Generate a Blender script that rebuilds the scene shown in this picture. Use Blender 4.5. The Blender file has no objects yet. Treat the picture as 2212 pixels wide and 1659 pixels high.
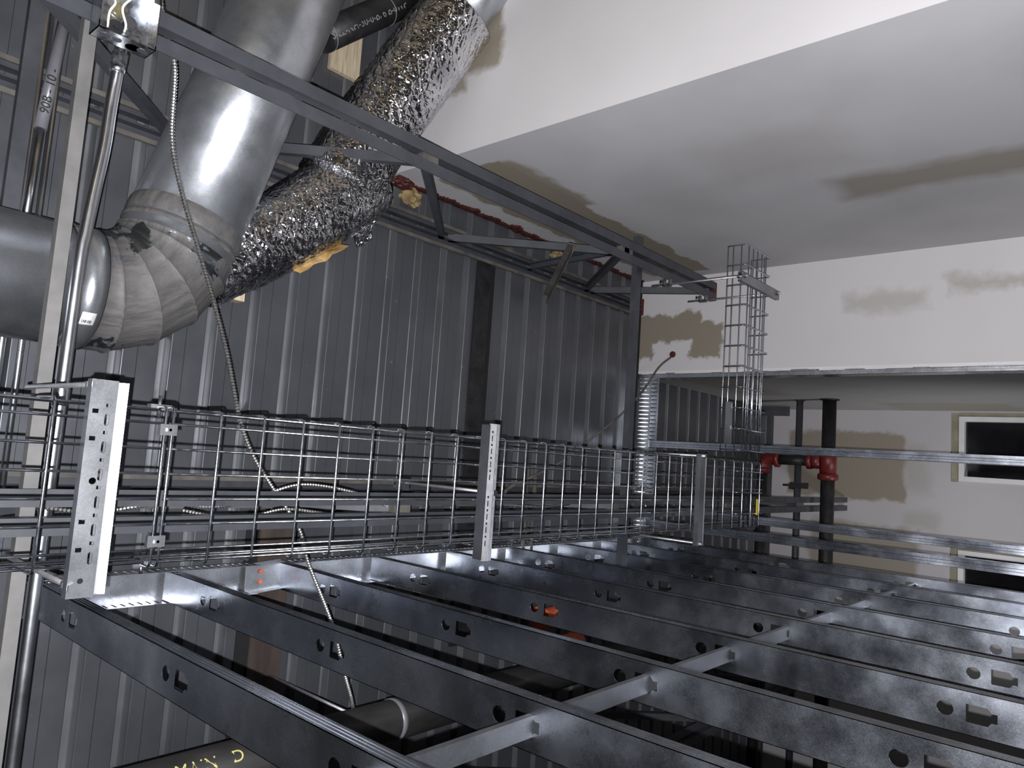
import bpy, bmesh, math, random
from mathutils import Vector, Matrix, noise

random.seed(7)
C = bpy.context.scene.collection
PI = math.pi

# ------------------------------------------------------------------ camera, world, lights
H = 1.5                                    # eye height; the phone is held sideways and tilted up 41 degrees
cam = bpy.data.cameras.new('camera')
cam.sensor_width = 36.0
cam.lens = 25.794
cam.clip_start = 0.02
co = bpy.data.objects.new('camera', cam)
C.objects.link(co)
R = Vector((0.06840, 0.65754, -0.75031))
D = Vector((-0.99288, 0.11836, 0.01321))
F = Vector((0.09749, 0.74406, 0.66096))
m = Matrix.Identity(4)
for i in range(3):
    m[i][0] = R[i]; m[i][1] = -D[i]; m[i][2] = -F[i]
m[2][3] = H
co.matrix_world = m
bpy.context.scene.camera = co

world = bpy.data.worlds.new('world')
bpy.context.scene.world = world
world.use_nodes = True
world.node_tree.nodes['Background'].inputs['Color'].default_value = (0.55, 0.62, 0.8, 1)
world.node_tree.nodes['Background'].inputs['Strength'].default_value = 0.004

def lamp(name, kind, loc, energy, color=(1, 1, 1), size=0.01, target=None, spot=None, spread=180):
    l = bpy.data.lights.new(name, kind)
    l.energy = energy; l.color = color
    if kind in ('POINT', 'SPOT'):
        l.shadow_soft_size = size
    if kind == 'AREA':
        l.size = size; l.spread = math.radians(spread)
    if kind == 'SPOT':
        l.spot_size = spot; l.spot_blend = 0.6
    o = bpy.data.objects.new(name, l)
    o.location = loc
    if target is not None:
        d = Vector(target) - Vector(loc)
        o.rotation_euler = d.to_track_quat('-Z', 'Y').to_euler()
    C.objects.link(o)
    return o

FL = Vector((0, 0, H)) + Vector((-0.030, -0.018, 0.004))
lamp('phone_flash', 'SPOT', FL, 370, (0.97, 0.97, 1.0), 0.004, FL + F, math.radians(150))
lamp('warm_fill', 'AREA', (1.9, -1.5, 0.8), 3.5, (1.0, 0.84, 0.60), 0.4, (0.6, 1.2, 3.6))  # unseen warm fill, added for ambient light and reflections in the metal
lamp('end_wall_fill', 'AREA', (0.85, 2.75, 0.2), 3.2, (1.0, 0.97, 0.96), 0.25, (0.88, 4.0, 2.2), spread=95)  # unseen fill added low down to lift the end wall
lamp('far_room_fill', 'AREA', (-1.5, 4.75, 1.0), 6.0, (0.97, 0.97, 1.0), 0.35, (0.40, 6.0, 3.0), spread=75)  # unseen fill added to brighten the far wall and the side wall there

sc = bpy.context.scene
sc.view_settings.view_transform = 'Standard'
sc.view_settings.look = 'None'
sc.view_settings.gamma = 1
sc.view_settings.use_curve_mapping = False
sc.view_settings.exposure = 0.0

# ------------------------------------------------------------------ materials
def nt(name):
    mt = bpy.data.materials.new(name)
    mt.use_nodes = True
    t = mt.node_tree
    return mt, t, t.nodes['Principled BSDF']

def nd(t, kind, **kw):
    n = t.nodes.new(kind)
    for k, v in kw.items():
        setattr(n, k, v)
    return n

def tex_noise(t, coord, scale, detail=4, rough=0.55, stretch=None):
    n = nd(t, 'ShaderNodeTexNoise')
    n.inputs['Scale'].default_value = scale
    n.inputs['Detail'].default_value = detail
    n.inputs['Roughness'].default_value = rough
    if stretch:
        mp = nd(t, 'ShaderNodeMapping')
        mp.inputs['Scale'].default_value = stretch
        t.links.new(coord, mp.inputs['Vector'])
        coord = mp.outputs[0]
    t.links.new(coord, n.inputs['Vector'])
    return n.outputs['Fac']

def ramp(t, fac, stops):
    r = nd(t, 'ShaderNodeValToRGB')
    e = r.color_ramp.elements
    while len(e) < len(stops):
        e.new(0.5)
    for i, (p, c) in enumerate(stops):
        e[i].position = p
        e[i].color = (c[0], c[1], c[2], 1) if not isinstance(c, float) else (c, c, c, 1)
    t.links.new(fac, r.inputs[0])
    return r.outputs[0]

def mathn(t, op, a, b=None, c=None):
    n = nd(t, 'ShaderNodeMath', operation=op)
    for i, v in enumerate((a, b, c)):
        if v is None: continue
        if isinstance(v, (int, float)):
            n.inputs[i].default_value = v
        else:
            t.links.new(v, n.inputs[i])
    return n.outputs[0]

def mix(t, fac, a, b):
    n = nd(t, 'ShaderNodeMix', data_type='RGBA')
    if isinstance(fac, (int, float)):
        n.inputs[0].default_value = fac
    else:
        t.links.new(fac, n.inputs[0])
    for i, v in ((6, a), (7, b)):
        if isinstance(v, tuple):
            n.inputs[i].default_value = (v[0], v[1], v[2], 1)
        else:
            t.links.new(v, n.inputs[i])
    return n.outputs[2]

def bump(t, b, h, strength, dist=0.01):
    n = nd(t, 'ShaderNodeBump')
    n.inputs['Strength'].default_value = strength
    n.inputs['Distance'].default_value = dist
    t.links.new(h, n.inputs['Height'])
    t.links.new(n.outputs[0], b.inputs['Normal'])

def mottled(name, c1, c2, rough=(0.4, 0.6), metal=0.0, scale=6, stretch=None, bmp=0.0, bscale=80, spec=0.5):
    mt, t, b = nt(name)
    co_ = nd(t, 'ShaderNodeTexCoord').outputs['Object']
    f = tex_noise(t, co_, scale, 5, 0.6, stretch)
    t.links.new(ramp(t, f, [(0.32, c1), (0.68, c2)]), b.inputs['Base Color'])
    f2 = tex_noise(t, co_, scale * 2.3, 3, 0.6, stretch)
    t.links.new(ramp(t, f2, [(0.3, rough[0]), (0.7, rough[1])]), b.inputs['Roughness'])
    b.inputs['Metallic'].default_value = metal
    b.inputs['Specular IOR Level'].default_value = spec
    if bmp:
        bump(t, b, tex_noise(t, co_, bscale, 3), bmp, 0.002)
    return mt

def galvanized(name, lo, hi, rough=(0.22, 0.42), spangle=90, metal=0.95, wave=0.25):
    """zinc sheet: very fine spangle, soft mottling and a slightly oil-canned surface."""
    mt, t, b = nt(name)
    co_ = nd(t, 'ShaderNodeTexCoord').outputs['Object']
    v = nd(t, 'ShaderNodeTexVoronoi')
    v.inputs['Scale'].default_value = spangle * 4
    t.links.new(co_, v.inputs['Vector'])
    sep = nd(t, 'ShaderNodeSeparateColor')
    t.links.new(v.outputs['Color'], sep.inputs[0])
    n = tex_noise(t, co_, 6, 5, 0.6)
    f = mathn(t, 'MULTIPLY_ADD', sep.outputs[0], 0.14, n)
    t.links.new(ramp(t, f, [(0.38, lo), (0.75, hi)]), b.inputs['Base Color'])
    f2 = mathn(t, 'MULTIPLY_ADD', sep.outputs[1], 0.10, tex_noise(t, co_, 9, 4))
    t.links.new(ramp(t, f2, [(0.35, rough[0]), (0.75, rough[1])]), b.inputs['Roughness'])
    b.inputs['Metallic'].default_value = metal
    bump(t, b, tex_noise(t, co_, 2.6, 1, 0.3), wave, 0.03)
    return mt

M = {}
M['steel'] = mottled('joist primer', (0.040, 0.042, 0.050), (0.064, 0.067, 0.078), (0.42, 0.6), scale=7)
M['steel_dust'] = mottled('dusty joist primer', (0.06, 0.056, 0.052), (0.15, 0.138, 0.122), (0.6, 0.8), scale=9)
M['galv'] = galvanized('galvanized stud', (0.30, 0.32, 0.37), (0.52, 0.55, 0.61), (0.20, 0.33), 120, 1.0, 0.9)
M['track'] = galvanized('bright track', (0.55, 0.57, 0.60), (0.80, 0.82, 0.86), (0.22, 0.34), 60, 0.92, 0.3)
M['strut'] = galvanized('galvanized strut', (0.24, 0.245, 0.26), (0.38, 0.39, 0.41), (0.36, 0.46), 120, 1.0, wave=0.02)
M['lip'] = galvanized('flash-lit strut face', (0.70, 0.71, 0.74), (0.9, 0.9, 0.93), (0.4, 0.55), 60, 0.9, wave=0.02)  # lighter copy of the strut zinc; flash glare on angled faces put into the colour
M['wire'] = mottled('zinc wire', (0.50, 0.53, 0.58), (0.68, 0.71, 0.76), (0.15, 0.25), 1.0, 30)
M['rod'] = mottled('zinc rod', (0.60, 0.60, 0.62), (0.80, 0.80, 0.82), (0.3, 0.4), 0.9, 40, bmp=0.6, bscale=500)
M['emt'] = mottled('galvanized conduit', (0.50, 0.51, 0.54), (0.62, 0.64, 0.67), (0.27, 0.33), 1.0, 8)
M['armor'] = mottled('steel cable armor', (0.48, 0.47, 0.46), (0.66, 0.65, 0.64), (0.3, 0.42), 1.0, 60)
M['duct'] = galvanized('galvanized duct', (0.40, 0.42, 0.45), (0.58, 0.60, 0.64), (0.28, 0.42), 90, 0.88, wave=0.35)
M['box'] = mottled('steel box', (0.66, 0.68, 0.72), (0.86, 0.88, 0.92), (0.2, 0.34), 1.0, 30, bmp=0.3, bscale=40)
M['black_pipe'] = mottled('black pipe', (0.010, 0.010, 0.011), (0.026, 0.026, 0.028), (0.38, 0.6), 0.0, 12, spec=0.4)
M['iron'] = mottled('black iron', (0.010, 0.010, 0.011), (0.042, 0.039, 0.037), (0.4, 0.7), 0.2, 8, (1, 0.35, 1))
M['red'] = mottled('red paint', (0.10, 0.012, 0.011), (0.17, 0.018, 0.016), (0.35, 0.5), scale=20)
M['orange'] = mottled('orange paint', (0.55, 0.09, 0.04), (0.75, 0.16, 0.07), (0.45, 0.6), scale=20)
M['firestop'] = mottled('red firestop', (0.018, 0.006, 0.006), (0.10, 0.018, 0.016), (0.4, 0.7), scale=30, bmp=1.0, bscale=60)
M['mustard'] = mottled('yellow insulation', (0.12, 0.07, 0.03), (0.42, 0.32, 0.15), (0.8, 0.95), scale=18, bmp=1.0, bscale=60)
M['wood'] = mottled('pale wood', (0.42, 0.33, 0.22), (0.66, 0.56, 0.40), (0.6, 0.8), scale=10, stretch=(1, 8, 8))
M['kraft'] = mottled('kraft paper', (0.38, 0.22, 0.07), (0.72, 0.52, 0.24), (0.35, 0.6), scale=14)
M['brown'] = mottled('brown board', (0.035, 0.025, 0.022), (0.075, 0.055, 0.045), (0.6, 0.8), scale=5, stretch=(0.4, 3, 1))
M['black_patch'] = mottled('black membrane', (0.006, 0.006, 0.007), (0.022, 0.022, 0.024), (0.3, 0.7), scale=14, bmp=0.6, bscale=30)
M['dark'] = mottled('dark gap', (0.006, 0.006, 0.007), (0.012, 0.012, 0.013), (0.7, 0.9))
M['white_plastic'] = mottled('white insulation', (0.62, 0.60, 0.56), (0.75, 0.73, 0.70), (0.35, 0.5))
M['yellow'] = mottled('yellow plastic', (0.72, 0.50, 0.02), (0.85, 0.62, 0.04), (0.35, 0.5))
M['label'] = mottled('paper label', (0.66, 0.65, 0.66), (0.78, 0.77, 0.78), (0.5, 0.6))
M['ink'] = mottled('black ink', (0.012, 0.012, 0.014), (0.02, 0.02, 0.022), (0.5, 0.6))
M['grey_ink'] = mottled('grey stencil paint', (0.24, 0.24, 0.25), (0.32, 0.32, 0.33), (0.5, 0.6))
M['yellow_ink'] = mottled('yellow marker', (0.50, 0.46, 0.16), (0.62, 0.57, 0.22), (0.5, 0.6))
M['sealant'] = mottled('grey duct sealant', (0.06, 0.058, 0.057), (0.14, 0.134, 0.130), (0.5, 0.75), 0.0, 9, (1, 1, 5), 0.8, 70)
M['sleeve'] = mottled('grey pipe sleeve', (0.15, 0.15, 0.17), (0.20, 0.20, 0.22), (0.3, 0.45), 0.1)
M['strap'] = mottled('dusty grey strap', (0.12, 0.118, 0.116), (0.17, 0.165, 0.16), (0.5, 0.65), 0.1, 12)
M['rust'] = mottled('rusty cut steel', (0.05, 0.012, 0.01), (0.12, 0.03, 0.022), (0.6, 0.9), scale=30)
M['gauge_glass'] = mottled('night glass', (0.004, 0.004, 0.005), (0.01, 0.01, 0.012), (0.05, 0.1))
M['frame_white'] = mottled('white window frame', (0.62, 0.61, 0.62), (0.72, 0.71, 0.72), (0.35, 0.5))
M['trim_tan'] = mottled('yellowed trim', (0.22, 0.20, 0.14), (0.32, 0.29, 0.21), (0.6, 0.8), scale=10)
M['floor'] = mottled('concrete floor', (0.07, 0.068, 0.066), (0.13, 0.125, 0.12), (0.6, 0.8), scale=2)
M['drip'] = M['steel_dust']

def deck_material(name='grey painted deck', c1=(0.100, 0.105, 0.119), c2=(0.145, 0.150, 0.164)):
    mt, t, b = nt(name)
    co_ = nd(t, 'ShaderNodeTexCoord').outputs['Object']
    f = tex_noise(t, co_, 1.6, 5, 0.6)
    base = ramp(t, f, [(0.3, c1), (0.7, c2)])
    s = tex_noise(t, co_, 4.5, 6, 0.75, (0.35, 9, 9))
    streak = ramp(t, s, [(0.62, 0.0), (0.74, 1.0)])
    base = mix(t, mathn(t, 'MULTIPLY', streak, 0.45), base, (0.27, 0.26, 0.26))
    sp = tex_noise(t, co_, 26, 2, 0.4)
    base = mix(t, mathn(t, 'MULTIPLY', ramp(t, sp, [(0.76, 0.0), (0.80, 1.0)]), 0.5), base, (0.40, 0.40, 0.40))
    t.links.new(base, b.inputs['Base Color'])
    t.links.new(ramp(t, tex_noise(t, co_, 6, 4), [(0.3, 0.30), (0.7, 0.48)]), b.inputs['Roughness'])
    b.inputs['Metallic'].default_value = 0.55
    return mt
M['deck'] = deck_material()
M['deck_groove'] = deck_material('thinly painted flash-lit groove', (0.16, 0.165, 0.178), (0.29, 0.295, 0.31))  # thinner paint, plus the flash's stronger light on groove walls put into the colour

def foil_material():
    mt, t, b = nt('crinkled foil')
    co_ = nd(t, 'ShaderNodeTexCoord').outputs['Object']
    b.inputs['Metallic'].default_value = 1.0
    t.links.new(ramp(t, tex_noise(t, co_, 7, 4), [(0.3, (0.42, 0.42, 0.44)), (0.7, (0.86, 0.86, 0.88))]), b.inputs['Base Color'])
    b.inputs['Roughness'].default_value = 0.17
    def creases(scale, st, lo, hi):
        mp = nd(t, 'ShaderNodeMapping'); mp.inputs['Rotation'].default_value = (0.3, 0.5, 0.46); mp.inputs['Scale'].default_value = st
        wv = nd(t, 'ShaderNodeTexNoise'); wv.inputs['Scale'].default_value = 9; t.links.new(co_, wv.inputs['Vector'])
        ad = nd(t, 'ShaderNodeVectorMath', operation='MULTIPLY_ADD'); t.links.new(wv.outputs['Color'], ad.inputs[0]); ad.inputs[1].default_value = (0.04,) * 3
        t.links.new(co_, ad.inputs[2]); t.links.new(ad.outputs[0], mp.inputs['Vector'])
        v = nd(t, 'ShaderNodeTexVoronoi', feature='DISTANCE_TO_EDGE'); v.inputs['Scale'].default_value = scale
        t.links.new(mp.outputs[0], v.inputs['Vector'])
        return ramp(t, v.outputs['Distance'], [(0.0, lo), (0.22, hi)])
    h1 = creases(24, (0.55, 1.6, 1.6), 0.0, 1.0)
    h2 = creases(60, (1.2, 0.8, 1.0), 0.0, 0.35)
    h = mathn(t, 'ADD', mathn(t, 'ADD', h1, h2), mathn(t, 'MULTIPLY', tex_noise(t, co_, 14, 2, 0.5), 1.2))
    bump(t, b, h, 0.45, 0.005)
    return mt
M['foil'] = foil_material()

def drywall(name, axes, patches, white=(0.62, 0.60, 0.605), tan=(0.27, 0.235, 0.185), smudge=0.12, scale=1.0):
    """painted board with bare tan areas or other tones; patches = (cu, cv, hu, hv, amount, invert)."""
    mt, t, b = nt(name)
    g = nd(t, 'ShaderNodeTexCoord').outputs['Object']
    sx = nd(t, 'ShaderNodeSeparateXYZ')
    t.links.new(g, sx.inputs[0])
    U = sx.outputs[axes[0]]; V = sx.outputs[axes[1]]
    ns = mathn(t, 'SUBTRACT', tex_noise(t, g, 7 * scale, 6, 0.6), 0.5)
    nl = mathn(t, 'SUBTRACT', tex_noise(t, g, 2.2 * scale, 2, 0.5), 0.5)
    base = mix(t, ramp(t, tex_noise(t, g, 1.4, 4, 0.5, (1, 1, 1)), [(0.4, 0.0), (0.75, 1.0)]), white,
               tuple(c * (1 - smudge) for c in white))
    for (cu, cv, hu, hv, amt, soft, col) in patches:
        du = mathn(t, 'SUBTRACT', mathn(t, 'ABSOLUTE', mathn(t, 'SUBTRACT', U, cu)), hu)
        dv = mathn(t, 'SUBTRACT', mathn(t, 'ABSOLUTE', mathn(t, 'SUBTRACT', V, cv)), hv)
        d = mathn(t, 'MAXIMUM', du, dv)
        d = mathn(t, 'MULTIPLY_ADD', ns, 0.12, d)
        d = mathn(t, 'MULTIPLY_ADD', nl, 0.10, d)
        k = mathn(t, 'MULTIPLY_ADD', d, -1.0 / soft, 0.5)
        n = nd(t, 'ShaderNodeClamp'); t.links.new(k, n.inputs[0])
        base = mix(t, mathn(t, 'MULTIPLY', n.outputs[0], amt), base, tan if col == 'tan' else (white if col == 'white' else col))
    t.links.new(base, b.inputs['Base Color'])
    b.inputs['Roughness'].default_value = 0.75
    b.inputs['Specular IOR Level'].default_value = 0.25
    return mt

# ------------------------------------------------------------------ mesh helpers
def link(name, me, mat, parent=None):
    o = bpy.data.objects.new(name, me)
    C.objects.link(o)
    if mat: me.materials.append(M[mat] if isinstance(mat, str) else mat)
    if parent: o.parent = parent
    return o

class MB:
    def __init__(s): s.v = []; s.f = []; s.sm = []
    def add(s, vs, fs, smooth=False):
        n = len(s.v)
        s.v += [tuple(v) for v in vs]
        s.f += [tuple(i + n for i in f) for f in fs]
        s.sm += [smooth] * len(fs)
        return s
    def box(s, a, b):
        x0, y0, z0 = a; x1, y1, z1 = b
        vs = [(x0, y0, z0), (x1, y0, z0), (x1, y1, z0), (x0, y1, z0), (x0, y0, z1), (x1, y0, z1), (x1, y1, z1), (x0, y1, z1)]
        return s.add(vs, [(0, 3, 2, 1), (4, 5, 6, 7), (0, 1, 5, 4), (1, 2, 6, 5), (2, 3, 7, 6), (3, 0, 4, 7)])
    def bar(s, p, q, w, h, up=(0, 0, 1)):
        """rectangular bar from p to q; w across, h along up."""
        p = Vector(p); q = Vector(q); d = (q - p).normalized(); up = Vector(up)
        side = d.cross(up)
        if side.length < 1e-4: side = d.cross(Vector((1, 0, 0)))
        side.normalize(); u = side.cross(d).normalized()
        vs = []
        for c in (p, q):
            for a, b in ((-1, -1), (1, -1), (1, 1), (-1, 1)):
                vs.append(c + side * a * w / 2 + u * b * h / 2)
        return s.add(vs, [(0, 1, 2, 3), (7, 6, 5, 4), (0, 4, 5, 1), (1, 5, 6, 2), (2, 6, 7, 3), (3, 7, 4, 0)])
    def angle(s, p, q, leg1, leg2, th, a, b):
        """L section from p (corner) to q: leg along unit vector a, leg along unit vector b."""
        p = Vector(p); q = Vector(q); a = Vector(a).normalized(); b = Vector(b).normalized()
        prof = [(0, 0), (leg1, 0), (leg1, th), (th, th), (th, leg2), (0, leg2)]
        return s.sweep2([p, q], prof, a, b)
    def sweep2(s, pts, prof, a, b, closed=True):
        n = len(prof); vs = []
        for c in pts:
            for (u, w) in prof: vs.append(Vector(c) + Vector(a) * u + Vector(b) * w)
        fs = []
        for k in range(len(pts) - 1):
            for i in range(n if closed else n - 1):
                j = (i + 1) % n
                fs.append((k * n + i, k * n + j, (k + 1) * n + j, (k + 1) * n + i))
        if closed:
            fs.append(tuple(range(n - 1, -1, -1))); e = (len(pts) - 1) * n
            fs.append(tuple(e + i for i in range(n)))
        return s.add(vs, fs)
    def tube(s, pts, r, seg=10, caps=True, smooth=True, rfun=None, start=None):
        pts = [Vector(p) for p in pts]
        n = len(pts); t0 = (pts[1] - pts[0]).normalized()
        ref = Vector(start) if start else (Vector((0, 0, 1)) if abs(t0.z) < 0.9 else Vector((1, 0, 0)))
        nrm = (ref - t0 * ref.dot(t0)).normalized()
        vs = []
        for i, p in enumerate(pts):
            if i == 0: t = t0
            elif i == n - 1: t = (pts[i] - pts[i - 1]).normalized()
            else: t = ((pts[i + 1] - p).normalized() + (p - pts[i - 1]).normalized()).normalized()
            nrm = (nrm - t * nrm.dot(t)).normalized()
            bi = t.cross(nrm)
            rr = rfun(i) if rfun else r
            for k in range(seg):
                an = 2 * PI * k / seg
                vs.append(p + (nrm * math.cos(an) + bi * math.sin(an)) * rr)
        fs = []
        for i in range(n - 1):
            for k in range(seg):
                j = (k + 1) % seg
                fs.append((i * seg + k, i * seg + j, (i + 1) * seg + j, (i + 1) * seg + k))
        s.add(vs, fs, smooth)
        if caps:
            b = len(s.v) - n * seg
            s.f.append(tuple(b + k for k in range(seg - 1, -1, -1))); s.sm.append(False)
            s.f.append(tuple(b + (n - 1) * seg + k for k in range(seg))); s.sm.append(False)
        return s
    def build(s, name, mat, parent=None, fix=True):
        me = bpy.data.meshes.new(name)
        me.from_pydata(s.v, [], s.f)
        me.polygons.foreach_set('use_smooth', s.sm)
        if fix:
            bm = bmesh.new(); bm.from_mesh(me)
            bmesh.ops.recalc_face_normals(bm, faces=bm.faces)
            bm.to_mesh(me); bm.free()
        me.update()
        return link(name, me, mat, parent)

def thing(name, label, cat, loc=(0, 0, 0), group=None):
    o = bpy.data.objects.new(name, None)
    o.empty_display_size = 0.1
    C.objects.link(o); o.location = loc
    o['label'] = label; o['category'] = cat
    if group: o['group'] = group
    return o

def tag(o, label, cat, group=None):
    o['label'] = label; o['category'] = cat
    if group: o['group'] = group
    return o

def struct(o): o['kind'] = 'structure'; return o

def rebase(root):
    """move a thing's origin to the base point of its parts; the parts keep their world place."""
    lo = Vector((1e9,) * 3); hi = -lo
    for c in root.children_recursive:
        if c.type == 'MESH':
            for v in c.data.vertices:
                p = v.co
                for k in range(3):
                    lo[k] = min(lo[k], p[k]); hi[k] = max(hi[k], p[k])
    base = Vector(((lo.x + hi.x) / 2, (lo.y + hi.y) / 2, lo.z))
    root.location = base
    for c in root.children:
        c.location = c.location - base

def nz(p, s=1.0, o=0.0):
    return noise.noise(Vector(p) * s + Vector((o, o * 1.7, -o)))

def spline(pts, n=8):
    P = [Vector(p) for p in pts]
    P = [P[0] * 2 - P[1]] + P + [P[-1] * 2 - P[-2]]
    out = []
    for i in range(1, len(P) - 2):
        for k in range(n):
            t = k / n
            a, b, c, d = P[i - 1], P[i], P[i + 1], P[i + 2]
            out.append(0.5 * ((2 * b) + (c - a) * t + (2 * a - 5 * b + 4 * c - d) * t * t + (3 * b - a - 3 * c + d) * t ** 3))
    out.append(P[-2])
    return out

def resample(pts, step):
    out = [pts[0]]; acc = 0
    for a, b in zip(pts, pts[1:]):
        L = (b - a).length; pos = 0
        while acc + (L - pos) >= step:
            pos += step - acc; acc = 0
            out.append(a.lerp(b, pos / L))
        acc += L - pos
    return out

# ------------------------------------------------------------------ the shell
XR, YB, YE, YF, XL, YK = 1.17, 1.91, 4.0, 6.2, -3.0, -2.4      # right wall, bump corner, end wall, far wall, left, back
ZD = 4.0                                                       # underside of the deck
mb = MB(); mb.box((XL - 0.1, YK - 0.1, -0.1), (3.1, YF + 0.1, 0)); struct(mb.build('floor', 'floor'))

# metal deck: narrow grooves every 152 mm running across the corridor
PITCH, G0 = 0.1524, 1.183
prof = []
k = math.floor((YK - G0) / PITCH)
y = G0 + k * PITCH
while y < YF + 0.05:
    prof += [(y - 0.0015, ZD), (y, ZD + 0.0005), (y + 0.0013, ZD + 0.0018), (y + 0.002, ZD + 0.0035), (y + 0.0045, ZD + 0.039), (y + 0.007, ZD + 0.042),
             (y + 0.035, ZD + 0.042), (y + 0.0375, ZD + 0.039), (y + 0.040, ZD + 0.0035), (y + 0.0407, ZD + 0.0018), (y + 0.042, ZD + 0.0005), (y + 0.0435, ZD)]
    g = y + 0.042 + 0.046
    prof += [(g - 0.0010, ZD), (g - 0.0006, ZD + 0.005), (g + 0.0006, ZD + 0.005), (g + 0.0010, ZD)]
    y += PITCH
mb = MB(); n = len(prof)
vs = [(XL, p[0], p[1]) for p in prof] + [(3.0, p[0], p[1]) for p in prof]
mb.add(vs, [(i, i + 1, n + i + 1, n + i) for i in range(n - 1)])
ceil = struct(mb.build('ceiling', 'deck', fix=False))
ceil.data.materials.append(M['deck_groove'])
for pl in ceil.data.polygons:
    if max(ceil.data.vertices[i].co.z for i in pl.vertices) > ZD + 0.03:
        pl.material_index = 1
mod2 = ceil.modifiers.new('thick', 'SOLIDIFY'); mod2.thickness = -0.0015; mod2.offset = 1

W = 'white'
dw_front = drywall('drywall by the duct', (0, 2), [(1.62, 3.52, 0.12, 0.13, 1.0, 0.03, 'tan'), (1.49, 3.62, 0.05, 0.06, 0.9, 0.03, 'tan')])
dw_side = drywall('drywall beside the joist', (1, 2), [
    (2.97, 3.66, 0.93, 0.19, 1.0, 0.015, 'tan'), (2.35, 3.50, 0.30, 0.08, 0.9, 0.04, 'tan'), (2.95, 3.96, 1.1, 0.055, 1.0, 0.012, W),
    (3.02, 2.05, 0.12, 0.42, 0.75, 0.09, 'tan'), (2.55, 2.55, 0.2, 0.25, 0.22, 0.15, 'tan')], white=(0.56, 0.55, 0.565), smudge=0.2)
dw_end = drywall('drywall of the end wall', (0, 2), [
    (0.80, 3.72, 0.145, 0.29, 1.0, 0.02, 'tan'), (0.70, 3.76, 0.06, 0.13, 1.0, 0.02, W), (0.93, 3.48, 0.05, 0.08, 1.0, 0.02, W),
    (0.92, 2.55, 0.05, 0.20, 0.4, 0.06, 'tan'), (0.97, 2.0, 0.04, 0.27, 0.5, 0.05, 'tan')], scale=2.0, smudge=0.08)
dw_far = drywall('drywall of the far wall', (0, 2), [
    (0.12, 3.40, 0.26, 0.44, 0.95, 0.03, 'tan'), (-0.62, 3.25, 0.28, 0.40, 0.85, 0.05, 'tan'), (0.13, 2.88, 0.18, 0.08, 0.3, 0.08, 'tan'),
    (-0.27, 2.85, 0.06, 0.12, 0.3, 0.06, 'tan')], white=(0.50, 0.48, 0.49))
dw_dim = drywall('drywall past the opening', (1, 2), [(4.6, 3.6, 0.5, 0.18, 0.5, 0.1, 'tan'), (5.9, 2.6, 0.3, 0.4, 0.6, 0.1, (0.30, 0.28, 0.20))], white=(0.40, 0.39, 0.39))  # last patch paints soft yellow light by the window into the colour
dw_plain = drywall('blotched unfinished wall', (0, 2), [], white=(0.34, 0.34, 0.36), smudge=0.93)  # strong light and dark blotches added for uneven reflections in the stud webs

def wall(name, a, b, mat):
    mb = MB(); mb.box(a, b); return struct(mb.build(name, mat))
wall('wall_right', (XR, YB, 0), (XR + 0.12, YE + 0.1, 3.99), dw_side)
wall('wall_right_return', (XR + 0.0005, YB - 0.0005, 0), (3.0, YB + 0.1, 3.99), dw_front)
wall('wall_right_near', (3.0, YK, 0), (3.1, YB + 0.1, 3.99), drywall('bare tan board wall', (1, 2), [], white=(0.50, 0.42, 0.30)))
wall('wall_back', (XL, YK - 0.1, 0), (3.1, YK, 3.99), dw_plain)
wall('wall_left', (XL - 0.1, YK, 0), (XL, YF, 3.99), drywall('darkened left wall', (1, 2), [], white=(0.045, 0.045, 0.05)))  # darkness of the far left side put into the colour, seen through knockouts
wall('wall_end', (0.585, YE, 0), (XR, YE + 0.016, 3.985), dw_end)
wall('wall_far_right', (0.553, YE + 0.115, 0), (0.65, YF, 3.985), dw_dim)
# far wall with two window openings
mb = MB()
Xa, Xb, Xc, Xd = 0.512, 0.042, -0.452, -0.922
for a, b, z0, z1 in ((XL, 0.65, 2.60, 3.99), (XL, 0.65, 0, 1.2), (Xa, 0.65, 1.2, 2.60), (Xc, Xb, 1.2, 2.60), (XL, Xd, 1.2, 2.60)):
    mb.box((a, YF, z0), (b, YF + 0.12, z1))
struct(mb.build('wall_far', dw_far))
for i, (x0, x1) in enumerate(((Xb, Xa), (Xd, Xc))):
    wn = bpy.data.objects.new('window_%d' % (i + 1), None); C.objects.link(wn); struct(wn)
    mb = MB(); fw = 0.035
    mb.box((x0, YF - 0.012, 1.2), (x0 + fw, YF + 0.09, 2.6)).box((x1 - fw, YF - 0.012, 1.2), (x1, YF + 0.09, 2.6))
    mb.box((x0 + fw, YF - 0.012, 2.6 - fw), (x1 - fw, YF + 0.09, 2.6)).box((x0 + fw, YF - 0.012, 1.2), (x1 - fw, YF + 0.09, 1.2 + fw))
    mb.build('window_frame', 'frame_white', wn)
    mb = MB(); mb.box((x0 + fw, YF + 0.05, 1.2 + fw), (x1 - fw, YF + 0.056, 2.6 - fw)); mb.build('window_pane', 'gauge_glass', wn)
    mb = MB(); mb.box((x0 - 0.008, YF - 0.006, 2.6), (x1 + 0.02, YF, 2.645)).box((x1, YF - 0.006, 1.2), (x1 + 0.025, YF, 2.6))
    mb.build('window_trim', 'trim_tan', wn)
    if i == 0:
        for k, (dx, dz) in enumerate(((0.12, 2.30), (0.16, 2.33), (0.2, 2.31))):
            pass

# ragged broken edge of the end wall board
mb = MB(); z = 0.0; vsl = []
zz = 0.0
while zz < 3.98:
    w = 0.012 + 0.010 * nz((0, 0, zz), 5) + 0.004 * random.random()
    z1 = min(3.985, zz + 0.03 + 0.10 * random.random())
    mb.box((0.586 - w, YE - 0.002, zz), (0.587, YE + 0.014, z1)); zz = z1
struct(mb.build('trim_1', M['label']))

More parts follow.
